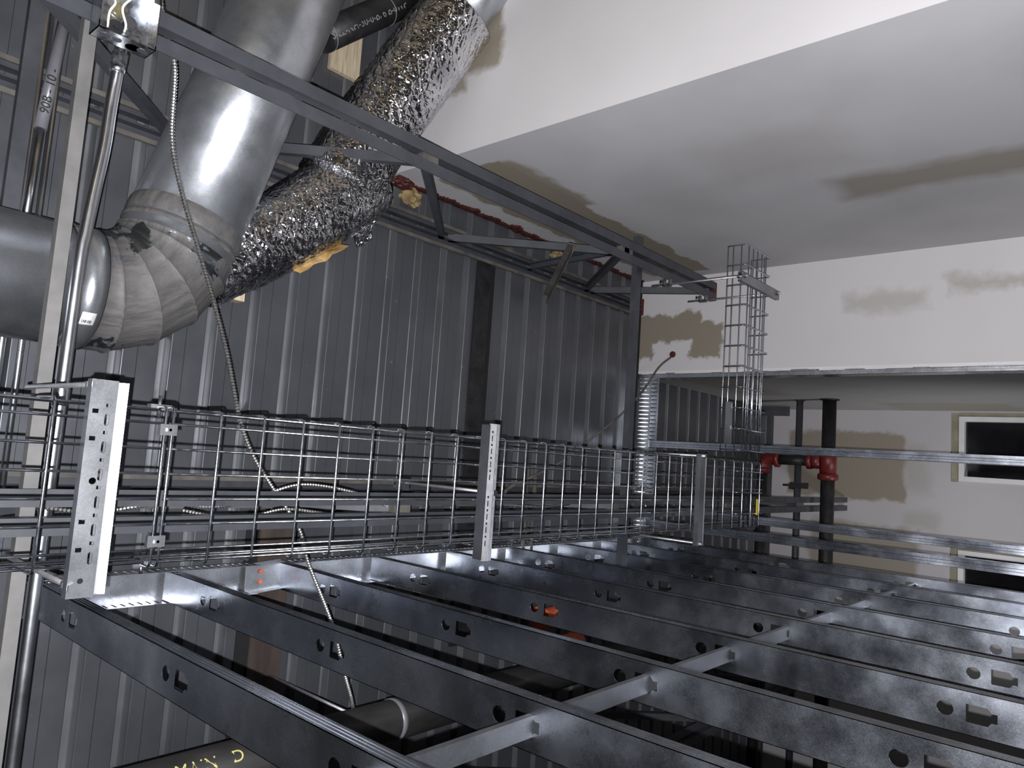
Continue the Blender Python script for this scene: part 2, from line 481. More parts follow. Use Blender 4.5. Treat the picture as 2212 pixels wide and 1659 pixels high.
# ------------------------------------------------------------------ cold formed studs
def web_profile_mesh(x0, x1, z0, z1, yw, holes, th=0.0012):
    """web plate in the plane y = yw with knockouts (round hole above a keyed rectangle)."""
    bm = bmesh.new()
    outer = [(x0, z0), (x1, z0), (x1, z1), (x0, z1)]
    loops = [outer]
    cx = (x0 + x1) / 2
    for zc in holes:
        loops.append([(cx + 0.0155 * math.cos(2 * PI * k / 20), zc + 0.0165 * math.sin(2 * PI * k / 20)) for k in range(20)])
        t = zc - 0.040
        h = [(cx - 0.019, t), (cx + 0.019, t), (cx + 0.019, t - 0.040), (cx + 0.010, t - 0.047), (cx + 0.010, t - 0.058),
             (cx - 0.010, t - 0.058), (cx - 0.010, t - 0.047), (cx - 0.019, t - 0.040)]
        loops.append(h)
    edges = []
    for lp in loops:
        vv = [bm.verts.new((p[0], yw, p[1])) for p in lp]
        edges += [bm.edges.new((vv[i], vv[(i + 1) % len(vv)])) for i in range(len(vv))]
    bmesh.ops.triangle_fill(bm, use_beauty=True, use_dissolve=False, edges=edges)
    geo = bmesh.ops.extrude_face_region(bm, geom=bm.faces[:])
    bmesh.ops.translate(bm, vec=(0, th, 0), verts=[v for v in geo['geom'] if isinstance(v, bmesh.types.BMVert)])
    bmesh.ops.recalc_face_normals(bm, faces=bm.faces)
    me = bpy.data.meshes.new('web'); bm.to_mesh(me); bm.free()
    return me

def stud(x0, x1, yw, z0, z1, holes, label, group, mat='galv', flange=0.034):
    t = thing('metal_stud', label, 'stud', group=group)
    me = web_profile_mesh(x0, x1, z0, z1, yw, holes)
    link('web', me, mat, t)
    for xs, sgn in ((x1, -1), (x0, 1)):
        # ribbed flange: pairs of shallow grooves along the length
        pr = [(0, 0), (0.006, 0), (0.007, 0.0012), (0.009, 0.0012), (0.010, 0), (0.014, 0), (0.015, 0.0012), (0.018, 0.0012), (0.019, 0),
              (0.023, 0), (0.024, 0.0012), (0.026, 0.0012), (0.027, 0), (flange, 0), (flange, 0.008), (flange - 0.0012, 0.008), (flange - 0.0012, 0.0014), (0, 0.0014)]
        mb = MB(); mb.sweep2([(xs, yw, z0), (xs, yw, z1)], pr, (0, 1, 0), (sgn, 0, 0))
        mb.build('flange', mat, t)
    rebase(t)
    return t

SX0, SX1 = -0.532, -0.440
hz = [3.62, 3.02, 2.44, 1.855, 1.25, 0.65]
names = ['nearest metal stud, with a conduit crossing its top end', 'second metal stud, crossed low down by the bright bridging channel',
         'third metal stud, whose dark head butts the end of the torn track', 'fourth metal stud, with an orange part showing through a knockout',
         'fifth metal stud, just behind the strut in the middle', 'sixth metal stud, next past the middle hanger strut',
         'seventh metal stud, third from the far end of the row', 'eighth metal stud, second from the far end of the row',
         'last metal stud, where the bridging channel ends']
ys = [0.715, 1.090, 1.500, 1.918, 2.335, 2.735, 3.150, 3.555, 3.955]
for i, (yy, lb) in enumerate(zip(ys, names)):
    off = [0, 0.01, -0.0, 0.02, 0.055, 0.07, 0.08, 0.06, 0.05][i]
    stud(SX0, SX1, yy, 0.0, 3.895, [h + (off if k < 2 else off * 0.4) for k, h in enumerate(hz)], 'galvanized ' + lb, 'studs of the left partition')

def slotted_track(name, label, cat, a, b, width, axis, zt, leg, mat, pitch=0.0254, group=None):
    """deflection track: web on top, two slotted legs. a..b along axis, from w0 to w0+width across."""
    t = thing(name, label, cat, group=group)
    (w0, s0), (w1, s1) = (a, b)
    def bx(mb, lo, hi, s_lo, s_hi, z0, z1):
        if axis == 'y': mb.box((lo, s_lo, z0), (hi, s_hi, z1))
        else: mb.box((s_lo, lo, z0), (s_hi, hi, z1))
    mb = MB(); bx(mb, w0, w0 + width, s0, s1, zt - 0.0015, zt); mb.build('web', mat, t)
    for e in (w0 - 0.0015, w0 + width):
        mb = MB()
        bx(mb, e, e + 0.0015, s0, s1, zt - 0.018, zt)
        bx(mb, e, e + 0.0015, s0, s1, zt - leg, zt - leg + 0.012)
        s = s0
        while s < s1:
            bx(mb, e, e + 0.0015, s, min(s1, s + pitch - 0.007), zt - leg + 0.012, zt - 0.018)
            s += pitch
        mb.build('slotted_leg', mat, t)
    rebase(t)
    return t

slotted_track('slotted_top_track', 'slotted galvanized top track over the two nearest studs, its far end torn open', 'track', (SX0 - 0.002, 0.69), (0, 1.40), 0.096, 'y', 3.925, 0.075, 'track')
slotted_track('slotted_top_track', 'long slotted galvanized top track over the third and farther studs', 'track', (SX0 - 0.002, 1.52), (0, 3.99), 0.096, 'y', 3.925, 0.075, 'track')
# torn splice end with red marks
t = thing('splice_piece', 'bent galvanized track offcut marked with two red-orange dots', 'metal piece')
mb = MB()
mb.sweep2([(-0.44, 1.375, 3.905), (-0.425, 1.50, 3.89)], [(0, 0), (-0.10, 0.0), (-0.10, 0.0015), (0, 0.0015)], (1, 0, 0.05), (0, 0, 1))
mb.sweep2([(-0.54, 1.375, 3.87), (-0.525, 1.50, 3.855)], [(0, 0), (0.0015, 0), (0.0015, 0.03), (0, 0.03)], (1, 0, 0), (0, 0, 1))
mb.build('plate', 'track', t)
for xx in (-0.465, -0.50):
    mb = MB(); mb.tube([(xx, 1.425, 3.8895), (xx, 1.425, 3.885)], 0.007, 10); o = mb.build('paint_mark', 'orange', t); o['label'] = 'small red-orange paint dot'
rebase(t)
mb = MB(); mb.box((SX0 - 0.002, 0.60, 0.0005), (SX1 + 0.002, 3.99, 0.002)).box((SX0 - 0.004, 0.6, 0), (SX0 - 0.002, 3.99, 0.03)).box((SX1 + 0.002, 0.6, 0), (SX1 + 0.004, 3.99, 0.03))
tag(mb.build('bottom_track', 'track'), 'galvanized bottom track on the floor under the stud row', 'track')
# bridging channel through the knockouts
mb = MB()
xw = 0.019
mb.sweep2([(-0.485, 0.2, 2.355), (-0.485, 3.975, 2.378)],
          [(-xw, 0), (xw, 0), (xw, 0.013), (xw - 0.0015, 0.013), (xw - 0.0015, 0.0015), (-xw + 0.0015, 0.0015), (-xw + 0.0015, 0.013), (-xw, 0.013)], (1, 0, 0), (0, 0, 1))
tag(mb.build('bridging_channel', 'strut'), 'bright galvanized bridging channel threaded through the stud knockouts', 'channel')

# partition in the end opening
slotted_track('slotted_top_track', 'slotted galvanized top track across the end opening, bright slots showing', 'track', (YE + 0.002, -0.62), (0, 0.545), 0.092, 'x', 3.985, 0.10, 'track')
def xstud(x, w, label, z1=3.90, mat='galv', sgn=1):
    t = thing('metal_stud', label, 'stud', group='studs of the end opening')
    mb = MB(); mb.box((x, YE + 0.004, 0), (x + 0.0013, YE + 0.092, z1)); mb.build('web', mat, t)
    for yy in (YE + 0.004, YE + 0.0905):
        mb = MB()
        pr = [(0, 0), (w * .3, 0), (w * .35, 0.0014), (w * .6, 0.0014), (w * .65, 0), (w, 0), (w, 0.0016), (0, 0.0016)]
        mb.sweep2([(x, yy, 0), (x, yy, z1)], pr, (sgn, 0, 0), (0, 1, 0)); mb.build('flange', mat, t)
    rebase(t); return t
xstud(0.113, 0.042, 'metal stud standing free in the end opening, nearest the white end wall')
xstud(-0.285, 0.040, 'metal stud in the end opening, upper one of the close pair')
xstud(-0.375, 0.046, 'metal stud in the end opening, lower one of the close pair')
xstud(0.545, 0.038, 'metal stud capping the broken edge of the white end wall', 3.98, 'track')

# ------------------------------------------------------------------ bar joists
def joist(xc, y0, y1b, y1t, nodes, label, rusty_end=False):
    t = thing('bar_joist', label, 'joist', group=None)
    g = 0.012; L = 0.040; th = 0.005; zb = 3.36; zt = 3.998
    for s in (-1, 1):
        mb = MB(); mb.angle((xc + s * g, y0, zb), (xc + s * g, y1b, zb), L, 0.040, th, (s, 0, 0), (0, 0, 1))
        mb.build('bottom_chord', 'steel', t)
        mb = MB(); mb.angle((xc + s * g, y0, zt), (xc + s * g, y1t, zt), L, 0.040, th, (s, 0, 0), (0, 0, -1))
        mb.build('top_chord', 'steel', t)
        mb = MB(); mb.box((xc + s * (g + L) - 0.012 if s > 0 else xc - g - L - 0.004, y0, zt - 0.020), (xc + s * (g + L) + 0.004 if s > 0 else xc - g - L + 0.012, y1t, zt - 0.0055))
        o = mb.build('chord_edge', 'steel_dust', t); o['label'] = 'dusty lip of the top chord'
    for (ya, yb) in nodes:     # ya at the bottom chord, yb at the top chord
        mb = MB()
        p = Vector((xc, ya, zb + 0.022)); q = Vector((xc, yb, zt - 0.02))
        d = (q - p).normalized(); side = Vector((1, 0, 0)); nn = d.cross(side).normalized()
        if nn.z > 0: nn = -nn
        w = 0.034
        pr = [(-w / 2, 0), (w / 2, 0), (w / 2, w * .8), (w / 2 - .004, w * .8), (w / 2 - .004, .004), (-w / 2 + .004, .004), (-w / 2 + .004, w * .8), (-w / 2, w * .8)]
        mb.sweep2([p, q], pr, side, -nn)
        mb.build('web_member', 'steel', t)
    # fillers between the angles at the joints
    for (ya, yb) in nodes[::2]:
        mb = MB(); mb.box((xc - g, ya - 0.035, zb + 0.004), (xc + g, ya + 0.035, zb + 0.03)); mb.build('filler_plate', 'steel_dust', t)
    if rusty_end:
        mb = MB()
        mb.box((xc - 0.05, y1b, zb), (xc + 0.05, y1b + 0.012, zb + 0.045)); mb.build('cut_end', 'rust', t)
        mb = MB(); mb.box((xc - 0.05, y1t, zt - 0.045), (xc + 0.055, y1t + 0.012, zt)); mb.build('cut_end', 'rust', t)
    rebase(t); return t
pat = [(-0.9, -1.45), (-0.9, -0.26), (0.42, -0.24), (0.42, 1.0), (1.60, 1.03), (1.60, 2.25), (2.86, 2.27), (2.86, 3.40), (2.83, 2.87), (4.0, 3.42)]
joist(0.995, -2.3, 3.76, 3.96, pat[:-1] + [(3.72, 3.42)], 'dark grey bar joist beside the white wall, bottom chord cut off rusty', True)
joist(-0.196, -2.3, 6.18, 6.18, pat[:8] + [(4.05, 3.42), (4.05, 4.6), (5.2, 4.62), (5.2, 5.8)], 'dark grey steel bar joist running above the wire cable tray')
joist(-1.39, -2.3, 6.18, 6.18, pat[:8] + [(4.05, 3.42), (4.05, 4.6), (5.2, 4.62), (5.2, 5.8)], 'dark grey steel bar joist beyond the stud row')

# horizontal bridging angles lying on the bottom chords, and others up at the deck
def bridging(y, z, x0, x1, label, mat='steel', w=0.030, vert=0.03):
    mb = MB(); mb.angle((x0, y, z), (x1, y, z), w, vert, 0.004, (0, 1, 0), (0, 0, 1))
    return tag(mb.build('bridging_angle', mat), label, 'steel angle', 'bridging angles across the joists')
bridging(0.530, 3.412, -1.45, 0.985, 'light grey dusty bridging angle beside the bent conduit', 'strap')
bridging(3.015, 3.412, -0.62, 1.12, 'dark bridging angle crossing in front of the white end wall', 'steel', 0.045)
mb = MB(); mb.angle((0.30, 0.515, 3.85), (1.35, 0.515, 3.85), 0.040, 0.03, 0.004, (0, 1, 0), (0, 0, 1))
tag(mb.build('bridging_angle', 'steel'), 'grey steel angle at upper left above the round duct, beside the numbered sleeve', 'steel angle', 'bridging angles across the joists')
mb = MB(); mb.bar((0.93, 2.53, 3.44), (0.83, 2.97, 3.93), 0.035, 0.006, (0, 0, 1)).bar((0.95, 2.52, 3.44), (0.86, 2.96, 3.93), 0.006, 0.035, (0, 0, 1))
tag(mb.build('cross_brace', 'steel_dust'), 'short dusty diagonal angle hanging between the chords near the end wall', 'steel angle')
mb = MB(); mb.bar((0.1, 2.60, 3.995), (0.1, 2.60, 3.99), 0.01, 0.01)

# ------------------------------------------------------------------ round galvanized duct
DR = 0.163; DZ = 3.71
turn = math.radians(73.5)
corner = Vector((0.376, 0.876, DZ))
d1 = Vector((0, 1, 0)); d2 = Vector((math.sin(turn), math.cos(turn), 0))
RC = 0.235; tl = RC * math.tan(turn / 2)
A = corner - d1 * tl; B = corner + d2 * tl
cen = A + Vector((RC, 0, 0))
t = thing('round_duct', 'large round galvanized duct with a grey sealed elbow', 'duct')
def arc(an, r=RC):     # an 0..turn
    return cen + Vector((-math.cos(an) * r, math.sin(an) * r, 0))
mb = MB(); mb.tube([A - d1 * 3.0, A - d1 * 0.9, A - d1 * 0.02], DR, 56); mb.build('duct_section', 'duct', t)
mb = MB(); mb.tube([B + d2 * 0.0, B + d2 * 0.9, B + d2 * 1.95], DR, 56); mb.build('duct_section', 'duct', t)
mb = MB(); mb.tube([A - d1 * 0.06, A + d1 * 0.0], DR + 0.003, 56); mb.build('duct_collar', 'duct', t)
# gored elbow: five straight gores with raised lapped seams
ng = 4
cuts = [0] + [turn * (i + 0.5) / ng for i in range(ng)] + [turn]
pts = [A]
for i in range(1, ng + 1):
    an = turn * (i - 0.5) / ng
    pts.append(cen + Vector((-math.cos(an), math.sin(an), 0)) * (RC / math.cos(turn / (2 * ng))))
pts.append(B)
def gore(i):
    mb = MB(); p, q = pts[i], pts[i + 1]
    n0 = (pts[i] - pts[i - 1]).normalized() if i > 0 else d1
    dd = (q - p).normalized()
    n2 = (pts[i + 2] - pts[i + 1]).normalized() if i + 2 < len(pts) else d2
    m0 = (n0 + dd).normalized(); m1 = (dd + n2).normalized()
    up = Vector((0, 0, 1)); sd = dd.cross(up)
    rings = []
    for f in (0.0, 0.08, 0.5, 0.92, 1.0):
        ring = []
        for k in range(56):
            a_ = 2 * PI * k / 56
            rr = DR + (0.006 if f in (0.0, 1.0) else 0.002)
            off = (sd * math.cos(a_) + up * math.sin(a_)) * rr
            # project along dd onto both cut planes, interpolate
            s0 = -off.dot(m0) / dd.dot(m0); s1 = (q - p).length - off.dot(m1) / dd.dot(m1)
            ring.append(p + off + dd * (s0 + (s1 - s0) * f))
        rings.append(ring)
    vs = [v for r_ in rings for v in r_]
    fs = [(a * 56 + k, a * 56 + (k + 1) % 56, (a + 1) * 56 + (k + 1) % 56, (a + 1) * 56 + k) for a in range(4) for k in range(56)]
    mb.add(vs, fs, True)
    return mb
# brushed sealant: grey over bare metal patches
def sealed_metal():
    mt, tt, b = nt('galvanized elbow brushed with grey sealant')
    g = nd(tt, 'ShaderNodeTexCoord').outputs['Object']
    f = tex_noise(tt, g, 4.2, 6, 0.62, (1, 1, 0.8))
    msk = ramp(tt, f, [(0.46, 0.0), (0.49, 1.0)])
    br = tex_noise(tt, g, 16, 6, 0.75, (0.5, 0.5, 7))
    col = ramp(tt, br, [(0.3, (0.052, 0.050, 0.049)), (0.7, (0.145, 0.139, 0.136))])
    tt.links.new(mix(tt, msk, (0.22, 0.24, 0.26), col), b.inputs['Base Color'])
    inv = mathn(tt, 'SUBTRACT', 1.0, msk)
    tt.links.new(mathn(tt, 'MULTIPLY', inv, 0.95), b.inputs['Metallic'])
    tt.links.new(mathn(tt, 'MULTIPLY_ADD', msk, 0.42, 0.2), b.inputs['Roughness'])
    bump(tt, b, br, 0.5, 0.004)
    return mt
M['sealed'] = sealed_metal()
for i in range(len(pts) - 1):
    o = gore(i).build('elbow_gore', 'sealed', t)
def torus_ring(c, ax, r, w, mat, name, par, h=0.006):
    mb = MB(); c = Vector(c); ax = Vector(ax)
    mb.tube([c - ax * w / 2, c - ax * w * 0.3, c + ax * w * 0.3, c + ax * w / 2], r, 56, rfun=lambda i: r + (h if i in (1, 2) else 0.001), caps=False)
    return mb.build(name, mat, par)
for c, ax, w in ((A - d1 * 0.065, d1, 0.012), (B + d2 * 0.035, d2, 0.016), (B + d2 * 0.075, d2, 0.05)):
    torus_ring(c, ax, DR + 0.001, w, 'sealant', 'seam_sealant', t, 0.004)
# paper label with bars on the underside by the collar
def curved_patch(c, ax, r, s0, s1, a0, a1, name, mat, par):
    c = Vector(c); ax = Vector(ax).normalized(); up = Vector((0, 0, 1)); sd = ax.cross(up).normalized()
    mb = MB(); n = 8; vs = []
    for a_ in [a0 + (a1 - a0) * k / n for k in range(n + 1)]:
        off = (sd * math.cos(a_) + up * math.sin(a_)) * r
        vs += [c + ax * s0 + off, c + ax * s1 + off]
    mb.add(vs, [(2 * k, 2 * k + 1, 2 * k + 3, 2 * k + 2) for k in range(n)], True)
    o = mb.build(name, mat, par, fix=False)
    mod = o.modifiers.new('t', 'SOLIDIFY'); mod.thickness = 0.0006
    return o
lab_c = A - d1 * 0.035
curved_patch(lab_c, d1, DR + 0.0045, -0.012, 0.022, math.radians(227), math.radians(240), 'label_sticker', 'label', t)
for k in range(7):
    curved_patch(lab_c, d1, DR + 0.0056, -0.008 + k * 0.0036, -0.0068 + k * 0.0036 + 0.0006 * (k % 3), math.radians(229.5), math.radians(232.5), 'barcode_bar', 'ink', t)
rebase(t)

# ------------------------------------------------------------------ foil wrapped insulated duct
def crinkled(path, rad, name, par, seg=160, step=0.005, amp=0.0045, mat='foil', o=0.0, endr=None):
    P = resample([Vector(p) for p in path], step)
    n = len(P)
    mb = MB(); t0 = (P[1] - P[0]).normalized(); ref = Vector((0, 0, 1)); nrm = (ref - t0 * ref.dot(t0)).normalized()
    vs = []
    for i, p in enumerate(P):
        tt = (P[min(n - 1, i + 1)] - P[max(0, i - 1)]).normalized()
        nrm = (nrm - tt * nrm.dot(tt)).normalized(); bi = tt.cross(nrm)
        r0 = rad if not callable(rad) else rad(i / (n - 1))
        for k in range(seg):
            a_ = 2 * PI * k / seg
            d = nrm * math.cos(a_) + bi * math.sin(a_)
            q = p + d * r0
            e = nz(q, 6, o) * 0.8
            u = Vector((i * step * 26 + k / seg * 9, k / seg * 22 - i * step * 10, o))
            e += (0.55 - abs(noise.noise(u)) * 1.6) + (0.4 - abs(noise.noise(u * 2.3)) * 0.9)
            vs.append(p + d * (r0 + amp * (e - 0.5)))
    fs = [(i * seg + k, i * seg + (k + 1) % seg, (i + 1) * seg + (k + 1) % seg, (i + 1) * seg + k) for i in range(n - 1) for k in range(seg)]
    mb.add(vs, fs, True)
    b = 0
    mb.f.append(tuple(range(seg - 1, -1, -1))); mb.sm.append(False)
    mb.f.append(tuple((n - 1) * seg + k for k in range(seg))); mb.sm.append(False)
    return mb.build(name, mat, par)
t = thing('insulated_duct', 'round duct wrapped in crinkled silver foil, bending toward the big duct elbow', 'duct')
fp = spline([(1.645, 1.772, 3.465), (1.45, 1.695, 3.565), (1.165, 1.579, 3.678), (1.018, 1.511, 3.70), (0.912, 1.468, 3.71)], 14)
crinkled(fp, lambda f: 0.142 + 0.008 * min(1, f * 2), 'foil_sleeve', t)
fp2 = spline([(0.985, 1.563, 3.71), (0.868, 1.455, 3.715), (0.706, 1.28, 3.735), (0.573, 1.105, 3.75), (0.50, 1.01, 3.75)], 14)
crinkled(fp2, lambda f: 0.150 - 0.028 * f, 'foil_elbow', t, o=4.0, amp=0.006)
# torn flap of foil and kraft paper
def flap(pts, name, mat, par, o=0):
    mb = MB(); vs = []; n = 10
    (a, b, c, d) = [Vector(p) for p in pts]
    for i in range(n + 1):
        for j in range(n + 1):
            u, v = i / n, j / n
            p = (a.lerp(b, u)).lerp(d.lerp(c, u), v)
            p += Vector((nz(p, 25, o), nz(p, 25, o + 2), nz(p, 25, o + 4))) * 0.012
            vs.append(p)
    fs = [(i * (n + 1) + j, i * (n + 1) + j + 1, (i + 1) * (n + 1) + j + 1, (i + 1) * (n + 1) + j) for i in range(n) for j in range(n)]
    mb.add(vs, fs)
    ob = mb.build(name, mat, par, fix=False)
    md = ob.modifiers.new('t', 'SOLIDIFY'); md.thickness = 0.001
    return ob
flap([(0.86, 1.66, 3.70), (0.76, 1.62, 3.70), (0.73, 1.59, 3.73), (0.80, 1.585, 3.77)], 'foil_flap', 'foil', t, 1)
flap([(0.565, 1.335, 3.68), (0.70, 1.50, 3.66), (0.715, 1.48, 3.75), (0.60, 1.30, 3.76)], 'kraft_flap', 'kraft', t, 2)
mb = MB(); mb.tube([(1.63, 1.765, 3.468), (2.12, 2.0, 3.30)], 0.105, 40); o = mb.build('bare_collar', 'duct', t); o['label'] = 'smooth grey duct end beyond the foil'
rebase(t)
mb = MB(); mb.box((0.455, 1.12, 3.81), (0.488, 1.215, 3.86))
o = tag(mb.build('wood_block', 'wood'), 'small rough wood block under the deck beside the duct elbow', 'wood')

# ------------------------------------------------------------------ joist-level conduits, box and cables
t = thing('conduit', 'shiny galvanized conduit running from the junction box over the duct', 'conduit')
ep = spline([(0.96, 0.625, 3.44), (0.88, 0.624, 3.446), (0.80, 0.622, 3.452), (0.69, 0.619, 3.452), (0.58, 0.610, 3.452), (0.47, 0.602, 3.452), (0.33, 0.596, 3.452), (-0.4, 0.592, 3.452), (-1.3, 0.592, 3.452)], 8)
mb = MB(); mb.tube(ep, 0.0148, 24); mb.build('tube', 'emt', t)
mb = MB(); mb.tube([(0.045, 0.5935, 3.452), (0.055, 0.5935, 3.452), (0.085, 0.594, 3.452), (0.095, 0.594, 3.452)], 0.0175, 24, rfun=lambda i: 0.0185 if i in (1, 2) else 0.0165); mb.build('coupling', 'emt', t)
mb = MB(); mb.tube([(0.905, 0.624, 3.444), (0.935, 0.625, 3.442)], 0.019, 6, smooth=False); mb.tube([(0.885, 0.624, 3.446), (0.906, 0.624, 3.444)], 0.0175, 20)
mb.bar((0.895, 0.624, 3.43), (0.895, 0.624, 3.42), 0.006, 0.006); mb.build('connector', 'box', t)
rebase(t)

# open square junction box under the right joist
t = thing('junction_box', 'open galvanized junction box with loose wires under the joist chord', 'electrical box')
bx0, bx1, by0, by1, bz0, bz1 = 0.905, 1.035, 0.525, 0.652, 3.292, 3.352
def plate_with_knockouts(mb, p0, u, v, lu, lv, centers, r, th, nrm):
    """plate with round holes filled by slightly sunk discs."""
    pass
mb = MB(); w = 0.002
mb.box((bx0, by0, bz1 - w), (bx1, by1, bz1)).box((bx0, by0, bz0), (bx0 + w, by1, bz1)).box((bx1 - w, by0, bz0), (bx1, by1, bz1))
mb.box((bx0, by0, bz0), (bx1, by0 + w, bz1)).box((bx0, by1 - w, bz0), (bx1, by1, bz1))
mb.box((bx0, by0, bz0), (bx0 + 0.016, by0 + 0.016, bz0 + w)).box((bx1 - 0.016, by1 - 0.016, bz0), (bx1, by1, bz0 + w))
mb.box((bx0, by1 - 0.018, bz0), (bx0 + 0.012, by1, bz0 + w))
mb.build('body', 'box', t)
for (x, y, r) in ((0.945, 0.60, 0.013), (0.985, 0.575, 0.013), (0.995, 0.62, 0.011), (0.94, 0.555, 0.011)):
    mb = MB(); mb.tube([(x, y, bz1 - 0.002), (x, y, bz1 - 0.0045)], r, 20); mb.tube([(x, y, bz1 - 0.0045), (x, y, bz1 - 0.007)], r * 0.45, 12); mb.build('knockout', 'box', t)
for yy in (0.548, 0.575, 0.630):
    mb = MB(); mb.tube([(bx0 + 0.001, yy, 3.32), (bx0 - 0.0015, yy, 3.32)], 0.010, 20); mb.build('knockout', 'steel', t)
mb = MB(); mb.tube([(0.938, 0.572, 3.34), (0.938, 0.572, 3.327)], 0.017, 24); mb.tube([(0.938, 0.572, 3.327), (0.938, 0.572, 3.321)], 0.006, 12); mb.build('grommet', 'black_pipe', t)
mb = MB(); mb.tube([(0.905, 0.612, 3.325), (0.925, 0.612, 3.325)], 0.017, 12, smooth=False); mb.build('locknut', 'strut', t)
mb = MB(); mb.tube([(0.96, 0.598, 3.335), (0.96, 0.598, 3.318)], 0.014, 10, smooth=False); mb.build('locknut', 'strut', t)
for pth in ([(0.925, 0.585, 3.31), (0.935, 0.580, 3.29), (0.965, 0.566, 3.28), (1.0, 0.585, 3.275), (1.03, 0.60, 3.28)],
            [(0.93, 0.555, 3.33), (0.955, 0.548, 3.305), (0.98, 0.556, 3.30), (1.01, 0.55, 3.32)]):
    mb = MB(); mb.tube(spline(pth, 6), 0.0028, 10); mb.build('wire', 'white_plastic', t)
mb = MB(); mb.tube([(1.005, 0.590, 3.285), (1.012, 0.592, 3.283), (1.035, 0.602, 3.28)], 0.009, 12, rfun=lambda i: (0.006, 0.010, 0.0105)[i]); o = mb.build('wire_nut', 'yellow', t)
mb = MB(); mb.bar((1.02, 0.652, 3.345), (1.05, 0.652, 3.41), 0.03, 0.003, (0, 1, 0)); mb.build('bracket', 'box', t)
rebase(t)

def armored(path, r, label, mat='armor', ridge=0.0088, cat='cable', n=10):
    P = resample(spline(path, n), ridge / 2)
    mb = MB(); mb.tube(P, r, 10, rfun=lambda i: r * (1.0 if i % 2 else 0.62), smooth=False)
    return tag(mb.build('armored_cable', mat), label, cat)
armored([(1.17, 0.70, 3.46), (1.06, 0.735, 3.47), (0.975, 0.772, 3.475), (0.775, 0.785, 3.47), (0.635, 0.83, 3.47), (0.51, 0.885, 3.47), (0.385, 0.945, 3.48), (0.235, 1.005, 3.48),
         (0.06, 1.065, 3.485), (-0.045, 1.12, 3.49), (-0.14, 1.195, 3.49), (-0.265, 1.30, 3.49), (-0.37, 1.345, 3.49), (-0.57, 1.455, 3.49), (-0.72, 1.515, 3.49), (-0.86, 1.59, 3.52), (-0.96, 1.66, 3.6)],
        0.0072, 'silver armored cable draped diagonally across the duct and down past the studs')
armored([(-0.16, 0.50, 3.425), (-0.19, 0.58, 3.415), (-0.20, 0.70, 3.41), (-0.18, 0.85, 3.415), (-0.19, 1.0, 3.42), (-0.165, 1.15, 3.47), (-0.13, 1.28, 3.46), (-0.15, 1.45, 3.43), (-0.2, 1.6, 3.41)],
        0.0062, 'silver armored cable weaving along the joist chord behind the tray')
armored([(-0.20, 0.90, 3.42), (-0.225, 1.05, 3.415), (-0.20, 1.2, 3.42), (-0.215, 1.35, 3.415)], 0.0055, 'thin armored cable piece lying low between the joist chord angles')
armored([(0.678, 4.005, 3.756), (0.60, 3.93, 3.80), (0.44, 3.85, 3.86), (0.285, 3.66, 3.88), (0.15, 3.42, 3.88), (0.0, 3.14, 3.88), (-0.065, 2.98, 3.88), (-0.135, 2.55, 3.72), (-0.16, 2.3, 3.55), (-0.19, 2.1, 3.43)],
        0.0075, 'dull grey armored cable running from the hole in the end wall', 'steel_dust')
armored([(-0.19, 1.75, 3.43), (-0.165, 1.95, 3.45), (-0.19, 2.15, 3.43), (-0.20, 2.4, 3.41), (-0.19, 2.6, 3.43)], 0.006, 'armored cable sagging along the joist behind the middle of the tray')
mb = MB(); mb.tube([(0.690, 3.992, 3.745), (0.690, 4.0, 3.745)], 0.02, 9, smooth=False)
tag(mb.build('wall_hole_plug', 'rust'), 'dark ragged hole in the end wall where the cable enters', 'hole')

# numbered sleeve and thin conduits up by the deck at upper left
def text_mesh(s, name, mat, par, size, mw, ext=0.0006):
    cu = bpy.data.curves.new(name, 'FONT'); cu.body = s; cu.size = size; cu.extrude = ext; cu.align_x = 'CENTER'; cu.align_y = 'CENTER'
    tmp = bpy.data.objects.new(name, cu); C.objects.link(tmp)
    dg = bpy.context.evaluated_depsgraph_get()
    me = bpy.data.meshes.new_from_object(tmp.evaluated_get(dg))
    bpy.data.objects.remove(tmp)
    me.materials.clear()
    me.transform(mw)
    return link(name, me, mat, par)
def frame(o, x, y):
    x = Vector(x).normalized(); y = Vector(y); y = (y - x * y.dot(x)).normalized(); z = x.cross(y)
    return Matrix(((x.x, y.x, z.x, o[0]), (x.y, y.y, z.y, o[1]), (x.z, y.z, z.z, o[2]), (0, 0, 0, 1)))
t = thing('pipe_sleeve', 'smooth grey pipe sleeve with black stencilled numbers at upper left', 'pipe')
mb = MB(); mb.tube([(0.83, 0.583, 3.87), (1.16, 0.606, 3.87)], 0.0165, 24); mb.build('sleeve', 'sleeve', t)
mb = MB(); mb.tube([(0.45, 0.575, 3.872), (0.83, 0.583, 3.87)], 0.011, 20); mb.build('tube', 'emt', t)
text_mesh('90B - 10 -', 'stencil_text', 'ink', t, 0.034, frame((0.94, 0.588, 3.8525), (1, 0.07, 0), (0, -1, 0)) @ Matrix.Scale(1.0, 4))
rebase(t)
for k, (yy, zz, rr) in enumerate(((0.575, 3.93, 0.011), (0.625, 3.94, 0.009))):
    mb = MB(); mb.tube([(-0.9, yy, zz), (1.6, yy, zz)], rr, 16)
    tag(mb.build('conduit', 'emt'), ['slim galvanized conduit under the deck at far left, thicker of the two', 'slim galvanized conduit under the deck at far left, thinner of the two'][k], 'conduit', 'slim conduits under the deck')
for k, yy in enumerate((2.90, 2.965)):
    mb = MB(); mb.tube([(-1.4, yy, 3.93), (-0.05, yy, 3.93)], 0.012, 16)
    tag(mb.build('conduit', 'steel_dust'), ['dull conduit crossing behind the tray past the middle strut, nearer one', 'dull conduit crossing behind the tray past the middle strut, farther one'][k], 'conduit', 'dull conduits behind the tray')

